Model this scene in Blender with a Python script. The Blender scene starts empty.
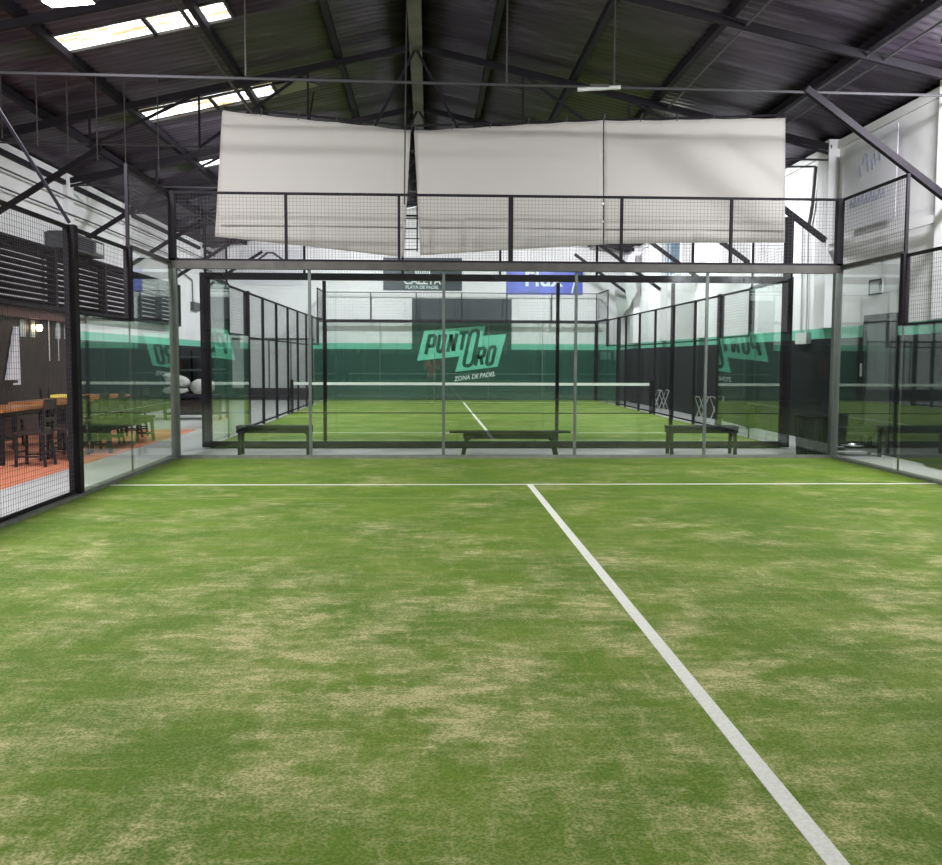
import bpy, math, random
from mathutils import Vector, Matrix
random.seed(4)
C = bpy.context.scene.collection
PI = math.pi

# ------------------------------------------------------------------ helpers
class MB:
    """collects geometry and links it as one mesh object"""
    def __init__(s): s.v = []; s.f = []; s.m = []
    def quad(s, a, b, c, d, mi=0):
        n = len(s.v); s.v += [tuple(a), tuple(b), tuple(c), tuple(d)]; s.f.append((n, n+1, n+2, n+3)); s.m.append(mi)
    def poly(s, pts, mi=0):
        n = len(s.v); s.v += [tuple(p) for p in pts]; s.f.append(tuple(range(n, n+len(pts)))); s.m.append(mi)
    def box(s, x0, x1, y0, y1, z0, z1, mi=0):
        n = len(s.v)
        s.v += [(x, y, z) for z in (z0, z1) for y in (y0, y1) for x in (x0, x1)]
        for q in ((0,2,3,1),(4,5,7,6),(0,1,5,4),(2,6,7,3),(0,4,6,2),(1,3,7,5)):
            s.f.append(tuple(n+i for i in q)); s.m.append(mi)
        return s
    def bar(s, a, b, w, h=None, mi=0, up=(0,0,1), cap=True):
        """square bar between two points"""
        h = w if h is None else h
        a = Vector(a); b = Vector(b); d = (b-a).normalized(); u = Vector(up)
        if abs(d.dot(u)) > .98: u = Vector((0,1,0))
        r = d.cross(u).normalized(); u = r.cross(d).normalized()
        n = len(s.v)
        for p in (a, b):
            for i, j in ((-1,-1),(1,-1),(1,1),(-1,1)): s.v.append(tuple(p + r*i*w/2 + u*j*h/2))
        for k in range(4):
            s.f.append((n+k, n+(k+1)%4, n+4+(k+1)%4, n+4+k)); s.m.append(mi)
        if cap: s.f += [(n+3,n+2,n+1,n), (n+4,n+5,n+6,n+7)]; s.m += [mi, mi]
        return s
    def tube(s, pts, r, n=8, mi=0):
        pts = [Vector(p) for p in pts]; base = len(s.v)
        rr = r if isinstance(r, (list, tuple)) else [r]*len(pts)
        for i, p in enumerate(pts):
            d = (pts[min(i+1, len(pts)-1)] - pts[max(i-1, 0)]).normalized()
            u = Vector((0,0,1)) if abs(d.z) < .9 else Vector((0,1,0))
            a = d.cross(u).normalized(); b = a.cross(d)
            for k in range(n):
                t = 2*PI*k/n; s.v.append(tuple(p + (a*math.cos(t)+b*math.sin(t))*rr[i]))
        for i in range(len(pts)-1):
            for k in range(n):
                s.f.append((base+i*n+k, base+i*n+(k+1)%n, base+(i+1)*n+(k+1)%n, base+(i+1)*n+k)); s.m.append(mi)
        s.f.append(tuple(base+k for k in reversed(range(n)))); s.m.append(mi)
        s.f.append(tuple(base+(len(pts)-1)*n+k for k in range(n))); s.m.append(mi)
        return s
    def lathe(s, prof, cx, cy, n=20, mi=0):
        base = len(s.v)
        for r, z in prof:
            for k in range(n):
                t = 2*PI*k/n; s.v.append((cx+r*math.cos(t), cy+r*math.sin(t), z))
        for i in range(len(prof)-1):
            for k in range(n):
                s.f.append((base+i*n+k, base+i*n+(k+1)%n, base+(i+1)*n+(k+1)%n, base+(i+1)*n+k)); s.m.append(mi)
        return s
    def prism(s, pts, axis, a, b, mi=0):
        """extrude a 2D outline along axis ('x','y','z') from a to b"""
        def P(p, t): return {'x': (t,p[0],p[1]), 'y': (p[0],t,p[1]), 'z': (p[0],p[1],t)}[axis]
        n = len(s.v); k = len(pts)
        s.v += [P(p, a) for p in pts] + [P(p, b) for p in pts]
        s.f.append(tuple(n+i for i in range(k))); s.m.append(mi)
        s.f.append(tuple(n+k+i for i in reversed(range(k)))); s.m.append(mi)
        for i in range(k): s.f.append((n+i, n+k+i, n+k+(i+1)%k, n+(i+1)%k)); s.m.append(mi)
        return s
    def build(s, name, mats, parent=None, smooth=False, bevel=0):
        me = bpy.data.meshes.new(name); me.from_pydata(s.v, [], s.f)
        if not isinstance(mats, (list, tuple)): mats = [mats]
        for m in mats: me.materials.append(m)
        me.polygons.foreach_set('material_index', s.m)
        if smooth: me.polygons.foreach_set('use_smooth', [True]*len(s.f))
        me.update()
        o = bpy.data.objects.new(name, me); C.objects.link(o)
        if parent is not None: o.parent = parent
        if bevel:
            b = o.modifiers.new('bevel', 'BEVEL'); b.width = bevel; b.segments = 2; b.limit_method = 'ANGLE'
        return o

def tag(o, label=None, cat=None, group=None, kind=None):
    if label: o['label'] = label
    if cat: o['category'] = cat
    if group: o['group'] = group
    if kind: o['kind'] = kind
    return o
def empty(name, loc, label, cat, group=None, rz=0):
    o = bpy.data.objects.new(name, None); C.objects.link(o); o.location = loc; o.rotation_euler.z = rz
    o.empty_display_size = .1
    return tag(o, label, cat, group)
def copy_tree(o, parent=None):
    c = o.copy(); C.objects.link(c)
    if parent is not None: c.parent = parent
    for ch in [x for x in bpy.data.objects if x.parent == o]: copy_tree(ch, c)
    return c
def struct(mb, name, mats, **k): return tag(mb.build(name, mats, **k), kind='structure')

# ------------------------------------------------------------------ materials
def mat(name, col, rough=.5, metal=0., spec=.5, bump=0, bscale=50, var=0, vscale=3, emit=0):
    m = bpy.data.materials.new(name); m.use_nodes = True; nt = m.node_tree; N = nt.nodes; L = nt.links
    b = N['Principled BSDF']; b.inputs['Base Color'].default_value = (*col, 1); b.inputs['Roughness'].default_value = rough
    b.inputs['Metallic'].default_value = metal; b.inputs['Specular IOR Level'].default_value = spec
    tc = N.new('ShaderNodeNewGeometry')
    if var:
        n = N.new('ShaderNodeTexNoise'); n.inputs['Scale'].default_value = vscale; n.inputs['Detail'].default_value = 6
        L.new(tc.outputs['Position'], n.inputs['Vector'])
        r = N.new('ShaderNodeMapRange'); r.inputs['From Min'].default_value = .3; r.inputs['From Max'].default_value = .7
        r.inputs['To Min'].default_value = 1-var; r.inputs['To Max'].default_value = 1+var
        L.new(n.outputs['Fac'], r.inputs['Value'])
        x = N.new('ShaderNodeVectorMath'); x.operation = 'SCALE'; x.inputs[0].default_value = col
        L.new(r.outputs[0], x.inputs['Scale']); L.new(x.outputs[0], b.inputs['Base Color'])
    if bump:
        n = N.new('ShaderNodeTexNoise'); n.inputs['Scale'].default_value = bscale; n.inputs['Detail'].default_value = 4
        L.new(tc.outputs['Position'], n.inputs['Vector'])
        bp = N.new('ShaderNodeBump'); bp.inputs['Strength'].default_value = bump; bp.inputs['Distance'].default_value = .01
        L.new(n.outputs['Fac'], bp.inputs['Height']); L.new(bp.outputs[0], b.inputs['Normal'])
    if emit:
        b.inputs['Emission Color'].default_value = (*col, 1); b.inputs['Emission Strength'].default_value = emit
    return m

BLACK = mat('black_steel', (.018,.015,.019), .7, 0, spec=.15, var=.2)
DARK = mat('dark_paint', (.020,.016,.023), .7, spec=.15, var=.2)
GREYST = mat('grey_steel', (.062,.056,.050), .5, .2, var=.25, vscale=5)
SILVER = mat('galvanised_steel', (.15,.165,.15), .45, .3, var=.15)
WIRE = mat('mesh_wire', (.085,.075,.082), .6, 0, spec=.2)
WHITE = mat('white_wall_paint', (.78,.755,.765), .8, var=.05, vscale=1.2, bump=.2, bscale=8)
WHITE_OFF = mat('grey_white_panel', (.50,.50,.49), .6, var=.06, vscale=2)
MINT = mat('mint_paint', (.16,.50,.36), .7)
MINT2 = mat('mint_vinyl', (.17,.62,.44), .5)
WBLACK = mat('black_wall_paint', (.007,.0085,.0105), .65, spec=.3, var=.15, vscale=2)
WGREEN = mat('dark_green_wall_paint', (.014,.062,.045), .6, var=.12, vscale=1.5)
CHAR = mat('charcoal_vinyl', (.032,.042,.050), .5, var=.1)
LET = mat('dark_green_lettering', (.012,.075,.050), .6)
LETW = mat('white_lettering', (.75,.8,.78), .6)
CONC = mat('grey_concrete', (.52,.51,.50), .42, var=.12, vscale=1.3, bump=.15, bscale=30)
KERB = mat('kerb_concrete', (.16,.17,.14), .8, var=.2, vscale=8, bump=.3)
ORANGE = mat('orange_floor_paint', (.80,.27,.15), .35, var=.1, vscale=2)
BROWN = mat('dark_brown_wood', (.026,.013,.011), .45, var=.3, vscale=4)
WOOD = mat('varnished_orange_wood', (.48,.18,.055), .3, var=.25, vscale=5)
BENCH = mat('black_bench_paint', (.008,.011,.009), .6, spec=.2, var=.2)
CANVAS_BLUE = mat('blue_vinyl', (.06,.09,.52), .4, var=.25, vscale=2.2, bump=.5, bscale=3)
LINEW = mat('white_line_fibre', (.78,.77,.68), .8, var=.10, vscale=60, bump=.5, bscale=200)
NETT = mat('white_net_tape', (.75,.76,.72), .7)
SACK = mat('pale_sack_cloth', (.42,.42,.38), .8, var=.25, vscale=9, bump=.5, bscale=12)
CHROME = mat('chrome', (.7,.7,.7), .15, 1)
YEL = mat('yellow_cloth', (.70,.55,.08), .7)
AC = mat('dark_grey_casing', (.07,.07,.075), .5, var=.1)
PALE = mat('pale_plastic', (.6,.6,.58), .5)
BLUEG = mat('blue_window_sheet', (.10,.22,.33), .3, var=.3, vscale=3)
SKIN = mat('skin', (.5,.3,.22), .6); RED = mat('red_cotton', (.85,.05,.10), .8); TROUS = mat('dark_trousers', (.02,.02,.025), .8); HAIR = mat('dark_hair', (.02,.014,.01), .6)
GREYB = mat('grey_box', (.05,.052,.055), .5)
MARK = mat('grey_blue_ink', (.22,.24,.32), .6)
LAMPF = mat('lamp_face', (1,1,1), .4, emit=30)

def roof_mat():
    m = mat('dark_corrugated_sheet', (.030,.030,.034), .42, .2)
    nt = m.node_tree; N = nt.nodes; L = nt.links; b = N['Principled BSDF']
    g = N.new('ShaderNodeNewGeometry'); mp = N.new('ShaderNodeMapping'); mp.inputs['Scale'].default_value = (.55, 2.2, .55)
    n = N.new('ShaderNodeTexNoise'); n.inputs['Scale'].default_value = 1.3; n.inputs['Detail'].default_value = 7; n.inputs['Roughness'].default_value = .65
    r = N.new('ShaderNodeValToRGB'); e = r.color_ramp.elements
    e[0].position = .38; e[0].color = (.038,.026,.044,1); e[1].position = .75; e[1].color = (.19,.155,.22,1)
    k = e.new(.56); k.color = (.066,.048,.076,1)
    L.new(g.outputs['Position'], mp.inputs[0]); L.new(mp.outputs[0], n.inputs['Vector']); L.new(n.outputs['Fac'], r.inputs[0]); L.new(r.outputs[0], b.inputs['Base Color'])
    return m
ROOF = roof_mat()

def turf_mat():
    m = bpy.data.materials.new('sanded_artificial_turf'); m.use_nodes = True; nt = m.node_tree; N = nt.nodes; L = nt.links
    b = N['Principled BSDF']; b.inputs['Roughness'].default_value = .75; b.inputs['Specular IOR Level'].default_value = .25
    g = N.new('ShaderNodeNewGeometry')
    def noise(scale, sc=(1,1,1), det=5, rough=.55, dist=0., rot=0.):
        mp = N.new('ShaderNodeMapping'); mp.inputs['Scale'].default_value = sc; mp.inputs['Rotation'].default_value = (0,0,rot)
        n = N.new('ShaderNodeTexNoise'); n.inputs['Scale'].default_value = scale; n.inputs['Detail'].default_value = det
        n.inputs['Roughness'].default_value = rough; n.inputs['Distortion'].default_value = dist
        L.new(g.outputs['Position'], mp.inputs[0]); L.new(mp.outputs[0], n.inputs['Vector']); return n.outputs['Fac']
    def mr(v, a, b_, c=0., d=1., smooth=True):
        r = N.new('ShaderNodeMapRange'); r.interpolation_type = 'SMOOTHSTEP' if smooth else 'LINEAR'
        for k, x in zip(('From Min','From Max','To Min','To Max'), (a,b_,c,d)): r.inputs[k].default_value = x
        L.new(v, r.inputs['Value']); return r.outputs[0]
    def ma(op, a, b_):
        x = N.new('ShaderNodeMath'); x.operation = op
        for i, q in enumerate((a, b_)):
            if isinstance(q, (int, float)): x.inputs[i].default_value = q
            else: L.new(q, x.inputs[i])
        return x.outputs[0]
    big = mr(noise(.8, (1,.9,1), 3, .5, .2), .38, .66)
    mid = mr(noise(2.0, (1,1.25,1), 8, .72, .15, .5), .38, .74)
    sm = mr(noise(6.5, (.8,1.6,1), 6, .7, .1, .3), .42, .70)
    brush = mr(noise(3.4, (.7,3.0,1), 7, .7, .1, .2), .50, .72)
    brush2 = mr(noise(3.4, (4.5,.7,1), 7, .7, .1, .15), .50, .74)
    fine = mr(noise(85, (1,1,1), 3, .75), .40, .60)
    s = ma('ADD', ma('MULTIPLY', ma('MULTIPLY', mid, ma('ADD', ma('MULTIPLY', big, .9), .25)), ma('ADD', sm, .55)), ma('MULTIPLY', brush, .24))
    s = ma('ADD', s, ma('MULTIPLY', brush2, .20))
    s = ma('ADD', ma('MULTIPLY', s, ma('ADD', ma('MULTIPLY', fine, .95), .42)), ma('MULTIPLY', fine, .10))
    sp = N.new('ShaderNodeSeparateXYZ'); L.new(g.outputs['Position'], sp.inputs[0])
    wear = mr(sp.outputs['Y'], 3.5, 10.0, 1.5, .6)                       # sand is swept thinner towards the back glass
    s = ma('MULTIPLY', s, wear)
    s = mr(s, .04, 1.0, 0, .85, False)
    gr = N.new('ShaderNodeMix'); gr.data_type = 'RGBA'
    gr.inputs['A'].default_value = (.064,.145,.005,1); gr.inputs['B'].default_value = (.145,.232,.014,1)
    L.new(ma('ADD', ma('MULTIPLY', mr(noise(.9, (1,1,1), 5, .6, .2), .35, .65), .5), ma('MULTIPLY', mr(noise(60, (1,1,1), 2, .7), .35, .65), .5)), gr.inputs['Factor'])
    mx = N.new('ShaderNodeMix'); mx.data_type = 'RGBA'; mx.inputs['B'].default_value = (.62,.54,.27,1)
    L.new(gr.outputs['Result'], mx.inputs['A']); L.new(s, mx.inputs['Factor']); L.new(mx.outputs['Result'], b.inputs['Base Color'])
    bp = N.new('ShaderNodeBump'); bp.inputs['Strength'].default_value = .55; bp.inputs['Distance'].default_value = .012
    L.new(noise(140, (1,1,1), 2, .7), bp.inputs['Height']); L.new(bp.outputs[0], b.inputs['Normal'])
    return m
TURF = turf_mat()

def glass_mat():
    m = bpy.data.materials.new('tempered_glass'); m.use_nodes = True; nt = m.node_tree; N = nt.nodes; L = nt.links
    N.clear(); out = N.new('ShaderNodeOutputMaterial'); mix = N.new('ShaderNodeMixShader')
    t = N.new('ShaderNodeBsdfTransparent'); t.inputs[0].default_value = (.968,.988,.978,1)
    g = N.new('ShaderNodeBsdfGlossy'); g.inputs['Roughness'].default_value = .012; g.inputs[0].default_value = (.95,1,.98,1)
    geo = N.new('ShaderNodeNewGeometry'); ior = N.new('ShaderNodeMapRange')
    ior.inputs['To Min'].default_value = 1.66; ior.inputs['To Max'].default_value = 1/1.66
    f = N.new('ShaderNodeFresnel')
    L.new(geo.outputs['Backfacing'], ior.inputs['Value']); L.new(ior.outputs[0], f.inputs['IOR'])
    L.new(f.outputs[0], mix.inputs[0]); L.new(t.outputs[0], mix.inputs[1]); L.new(g.outputs[0], mix.inputs[2]); L.new(mix.outputs[0], out.inputs[0])
    return m
GLASS = glass_mat()

def cloth_mat(name, col, trans):
    m = bpy.data.materials.new(name); m.use_nodes = True; nt = m.node_tree; N = nt.nodes; L = nt.links
    N.clear(); out = N.new('ShaderNodeOutputMaterial'); mix = N.new('ShaderNodeMixShader'); mix.inputs[0].default_value = trans
    d = N.new('ShaderNodeBsdfDiffuse'); t = N.new('ShaderNodeBsdfTranslucent'); d.inputs[0].default_value = (*col,1); t.inputs[0].default_value = (*col,1)
    g = N.new('ShaderNodeNewGeometry'); n = N.new('ShaderNodeTexNoise'); n.inputs['Scale'].default_value = .9; n.inputs['Detail'].default_value = 5
    b = N.new('ShaderNodeBump'); b.inputs['Strength'].default_value = .18; b.inputs['Distance'].default_value = .1
    L.new(g.outputs['Position'], n.inputs['Vector']); L.new(n.outputs['Fac'], b.inputs['Height']); L.new(b.outputs[0], d.inputs['Normal'])
    L.new(d.outputs[0], mix.inputs[1]); L.new(t.outputs[0], mix.inputs[2]); L.new(mix.outputs[0], out.inputs[0])
    return m
CANVAS = cloth_mat('offwhite_canvas', (.60,.56,.525), .10)
SHEET = cloth_mat('white_banner_sheet', (.74,.72,.76), .1)

def skylight_mat():
    m = bpy.data.materials.new('weathered_translucent_sheet'); m.use_nodes = True; nt = m.node_tree; N = nt.nodes; L = nt.links
    N.clear(); out = N.new('ShaderNodeOutputMaterial'); mix = N.new('ShaderNodeMixShader')
    t = N.new('ShaderNodeBsdfTransparent'); d = N.new('ShaderNodeBsdfTranslucent'); d.inputs[0].default_value = (.5,.42,.30,1)
    g = N.new('ShaderNodeNewGeometry'); mp = N.new('ShaderNodeMapping'); mp.inputs['Scale'].default_value = (1.2,5,1)
    n = N.new('ShaderNodeTexNoise'); n.inputs['Scale'].default_value = 1.6; n.inputs['Detail'].default_value = 6; n.inputs['Roughness'].default_value = .7
    r = N.new('ShaderNodeValToRGB'); r.color_ramp.elements[0].position = .46; r.color_ramp.elements[1].position = .56
    L.new(g.outputs['Position'], mp.inputs[0]); L.new(mp.outputs[0], n.inputs['Vector']); L.new(n.outputs['Fac'], r.inputs[0])
    L.new(r.outputs[0], mix.inputs[0]); L.new(t.outputs[0], mix.inputs[1]); L.new(d.outputs[0], mix.inputs[2]); L.new(mix.outputs[0], out.inputs[0])
    return m
SKY = skylight_mat()

# ------------------------------------------------------------------ dimensions (metres; x across, y away from the camera)
XL, XR = -9.1, 6.2            # long side walls
YN, YF = -9.0, 35.75          # end walls
ZE, XM, K = 5.45, -1.45, .22  # eaves height, ridge x, roof slope
YB = 14.04                    # back glass of the near court
Y2, Y3 = 16.11, 35.3          # far court, front and back glass
HG, HT = 2.895, 3.96           # glass height, mesh height
def roof_z(x): return ZE + K*(7.65 - abs(x-XM))

# ------------------------------------------------------------------ the hall
struct(MB().box(XL-.3, XR+.3, YN-.3, YF+.3, -.25, -.02), 'floor', CONC)
tag(MB().box(XL, -6.2, 7.0, 20.3, -.018, .004).build('painted_floor', ORANGE), kind='structure')
# right wall: white over a mint stripe over black
w = MB(); w.box(XR, XR+.25, YN, YF, -.02, 1.92, 0); w.box(XR, XR+.25, YN, YF, 1.92, 2.12, 1); w.box(XR, XR+.25, YN, YF, 2.12, ZE+.05, 2)
struct(w, 'wall_right', [WBLACK, MINT, WHITE])
w = MB(); w.box(XL-.25, XL, YN, 21.8, -.02, 2.5, 3); w.box(XL-.25, XL, 21.8, YF, -.02, 1.92, 0); w.box(XL-.25, XL, 21.8, YF, 1.92, 2.12, 1)
w.box(XL-.25, XL, 21.8, YF, 2.12, 2.5, 2); w.box(XL-.25, XL, YN, YF, 2.5, ZE+.05, 2)
struct(w, 'wall_left', [WBLACK, MINT, WHITE, BROWN])
for nm, ya, yb in (('wall_far', YF, YF+.25), ('wall_near', YN-.25, YN)):
    w = MB(); w.box(XL-.25, XR+.25, ya, yb, -.02, 1.88, 0); w.box(XL-.25, XR+.25, ya, yb, 1.88, 2.10, 1); w.box(XL-.25, XR+.25, ya, yb, 2.10, ZE, 2)
    w.prism([(XL-.25, ZE), (XR+.25, ZE), (XR+.25, ZE+.03), (XM, roof_z(XM)+.03), (XL-.25, ZE+.03)], 'y', ya, yb, 2)
    struct(w, nm, [WGREEN, MINT, WHITE])

# roof: corrugated sheets with holes for the skylights
SKYL = [(13.8,14.55,-6.6,-4.15), (18.05,18.85,-6.6,-4.15), (22.6,23.35,-6.6,-4.15), (27.0,27.7,-6.6,-4.15)]
def roof_side(sgn):
    m = MB(); step = .05
    xs = [XM, -4.15, -6.6, XL-.3] if sgn < 0 else [XM, XR+.3]
    n = int((YF+.3-(YN-.3))/step); idx = []
    for j in range(n+1):
        y = YN-.3 + j*step; dz = .018*math.sin(2*PI*y/.2); row = []
        for x in xs: row.append(len(m.v)); m.v.append((x, y, roof_z(x)+.10+dz))
        idx.append(row)
    for j in range(n):
        ym = YN-.3+(j+.5)*step
        for i in range(len(xs)-1):
            if sgn < 0 and i == 1 and any(a < ym < b for a, b, _, _ in SKYL): continue
            q = (idx[j][i], idx[j+1][i], idx[j+1][i+1], idx[j][i+1]); m.f.append(q if sgn > 0 else q[::-1]); m.m.append(0)
    o = struct(m, 'ceiling', ROOF, smooth=True)
    s = o.modifiers.new('thick', 'SOLIDIFY'); s.thickness = .012; s.offset = 1
roof_side(-1); roof_side(1)
WHEREL = ['nearest of the roof skylights, beside the floodlight', 'second roof skylight from the camera, above the left end of the canvas', 'third roof skylight from the camera, cut off by the canvas edge', 'farthest roof skylight, hidden behind the canvas']
for k, (a, b, x0, x1) in enumerate(SKYL[:3]):
    t = empty('skylight', ((x0+x1)/2, (a+b)/2, roof_z(x0)), 'bright translucent strip, '+WHEREL[k], 'skylight', 'skylights in the roof')
    L0 = Vector(t.location)
    m = MB(); m.quad(*[Vector(p)-L0 for p in ((x0,a,roof_z(x0)+.12),(x1,a,roof_z(x1)+.12),(x1,b,roof_z(x1)+.12),(x0,b,roof_z(x0)+.12))])
    p = m.build('translucent_sheet', SKY, t); s = p.modifiers.new('t', 'SOLIDIFY'); s.thickness = .004
    f = MB(); c = [Vector(q)-L0 for q in ((x0,a,roof_z(x0)+.07),(x1,a,roof_z(x1)+.07),(x1,b,roof_z(x1)+.07),(x0,b,roof_z(x0)+.07))]
    for i in range(4): f.bar(c[i], c[(i+1)%4], .04)
    f.build('frame', GREYST, t)
    b_ = MB(); xm = x0+1.3
    b_.bar(Vector((xm,a,roof_z(xm)+.06))-L0, Vector((xm,b,roof_z(xm)+.06))-L0, .05); b_.build('crossbar', BLACK, t)
# dirty closed pane next to the second strip
m = MB(); m.quad((-4.1,18.1,roof_z(-4.1)+.06), (-3.6,18.1,roof_z(-3.6)+.06), (-3.35,18.7,roof_z(-3.35)+.06), (-4.1,18.8,roof_z(-4.1)+.06))
o = m.build('roof_patch', mat('dull_olive_sheet', (.24,.24,.15), .6)); s = o.modifiers.new('t','SOLIDIFY'); s.thickness = .01
tag(o, 'dull olive patch of roof sheet at the end of the second skylight', 'roof patch')

# ridge beam, purlins
tag(MB().box(XM-.11, XM+.11, YN, YF, roof_z(XM)-.20, roof_z(XM)-.0).build('ridge_beam', mat('lit_ridge_steel', (.11,.085,.09), .5, .3, var=.6, vscale=1.5)), 'pale mottled ridge beam running along the very top of the roof', 'roof beam')  # paler than the other roof steel: light on its underside put into the colour
pl = [(-1.35,'left slope, first purlin from the ridge'), (-3.1,'left slope, second purlin from the ridge'), (-5.15,'left slope, purlin along the lower end of the skylights'), (-6.45,'left slope, lowest purlin by the white side wall'),
      (1.3,'right slope, first purlin from the ridge'), (2.8,'right slope, second purlin from the ridge'), (4.3,'right slope, third purlin from the ridge'), (6.2,'right slope, lowest purlin above the white side wall')]
for dx, wh in pl:
    x = XM+dx; z = roof_z(x)
    o = MB().box(x-.05, x+.05, YN, YF, z-.06, z+.06).build('purlin', DARK); tag(o, 'long dark steel roof purlin, '+wh, 'purlin', 'roof purlins')
# conduits under the right slope
for x, lb in ((3.05,'grey cable conduit on the right roof slope, the one nearer the ridge'), (4.72,'grey cable conduit on the right roof slope, upper of the close pair'), (4.95,'grey cable conduit on the right roof slope, lower of the close pair')):
    o = MB().tube([(x, YN+.1, roof_z(x)-.13), (x, 14.9, roof_z(x)-.13), (x+.05, YF-.1, roof_z(x)-.15)], .017).build('cable_conduit', mat('conduit_grey', (.10,.095,.105), .5)); tag(o, lb, 'conduit', 'cable conduits on the roof')

# trusses
def truss(y, label, full=True):
    t = empty('roof_truss', (XM, y, 5.2), label, 'roof truss', 'roof trusses')
    P = lambda x, z: (x-XM, 0, z-5.2)
    for sg, xe in ((-1, XL), (1, XR)):
        MB().bar(P(xe, roof_z(xe)-.12), P(XM, roof_z(XM)-.12), .07, .11).build('rafter', BLACK, t)
        offs = [0, 1.9, 3.8, 5.7, 7.6]
        if not full or y < 13: continue
        for i in range(1, 4):
            x = XM+sg*offs[i]
            MB().bar(P(x, 5.2), P(x, roof_z(x)-.15), .035).build('strut', DARK, t)
        for i in range(0, 4):
            x0 = XM+sg*offs[i]; x1 = XM+sg*(offs[i]+.95 if i < 1 else offs[i+1])
            MB().bar(P(x0, roof_z(x0)-.15), P(x1, 5.22), .045).build('diagonal', DARK, t)
    if full: MB().tube([P(XL, 5.26), P(XM, 5.2), P(XR, 5.14)], .02).build('tie_rod', mat('tie_grey', (.05,.047,.052), .6, 0), t)
    MB().bar(P(XR-.20, 3.70), P(3.9, 5.2), .10, .09).build('knee_brace', BLACK, t)
    MB().bar(P(XL, 3.85), P(-6.95, 5.2), .08, .09).build('knee_brace', BLACK, t)
for y, lb in ((12.7,'nearest roof truss, its knee brace crossing the white banner on the right'), (17.0,'second roof truss from the camera, webs seen over the canvas'), (21.2,'third roof truss from the camera, right brace seen under the canvas'),
              (25.3,'fourth roof truss from the camera, mostly behind the canvas'), (29.6,'fifth roof truss from the camera, above the far court'), (33.6,'farthest roof truss, near the far wall')): truss(y, lb, y < 32)

# pilasters on the long walls
n = 0
for y in (12.7, 17.0, 21.2, 25.3, 29.6, 33.6):
    n += 1; struct(MB().box(XR-.20, XR+.02, y-.05, y+.45, 2.12, ZE+.05).box(XR-.20, XR+.02, y-.05, y+.45, 0, 1.92, 1), f'trim_{n}', [WHITE, WBLACK])
    n += 1; struct(MB().box(XL-.02, XL+.10, y-.2, y+.2, 2.5, ZE+.03), f'trim_{n}', WHITE)
n += 1; struct(MB().box(XR-.05, XR+.02, YN, YF, ZE-.12, ZE+.02), f'trim_{n}', WHITE)
n += 1; struct(MB().box(XL-.02, XL+.08, YN, YF, ZE-.22, ZE-.12), f'trim_{n}', DARK)

# ------------------------------------------------------------------ turf and lines
def turf(y0, y1, lines, label, name='artificial_turf'):
    o = MB().box(-4.97, 4.97, y0, y1, -.02, .02).build(name, TURF); tag(o, label, 'artificial turf')
    for (a, b, c, d, lb) in lines:
        l = MB().box(a, b, c, d, .019, .0225).build('court_line', LINEW if d-c > .02 else mat('faded_line', (.30,.36,.12), .8), o); l['label'] = lb
turf(-6, YB-.04, [(-4.97, 4.97, 10.89, 10.95, 'white service line across the court'), (-.05, .02, -6, 10.89, 'white centre line running to the camera'), (-4.6, -1.2, 9.78, 9.79, 'faint trace of an old line')], 'sand-streaked green artificial turf of the near court with white lines')
turf(Y2+.05, Y3-.05, [(-4.97, 4.97, Y2+16.95, Y2+17.0, 'far service line'), (-.03, .03, Y2+3.0, Y2+16.95, 'white centre line of the far court'), (-4.97, 4.97, Y2+2.98, Y2+3.03, 'near service line of the far court')], 'green artificial turf of the far court behind the glass')
# kerbs
for a in ((-5.12, -4.97, -6, YB-.05), (4.97, 5.12, -6, YB-.05)):
    tag(MB().box(a[0], a[1], a[2], a[3], -.02, .05).build('kerb', KERB), 'grey concrete kerb along the '+('left' if a[0] < 0 else 'right')+' side of the near court', 'kerb')
tag(MB().box(-5.12, 5.12, YB-.04, YB+.12, -.02, .06).build('kerb', KERB), 'grey concrete kerb under the near back glass wall', 'kerb')

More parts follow.
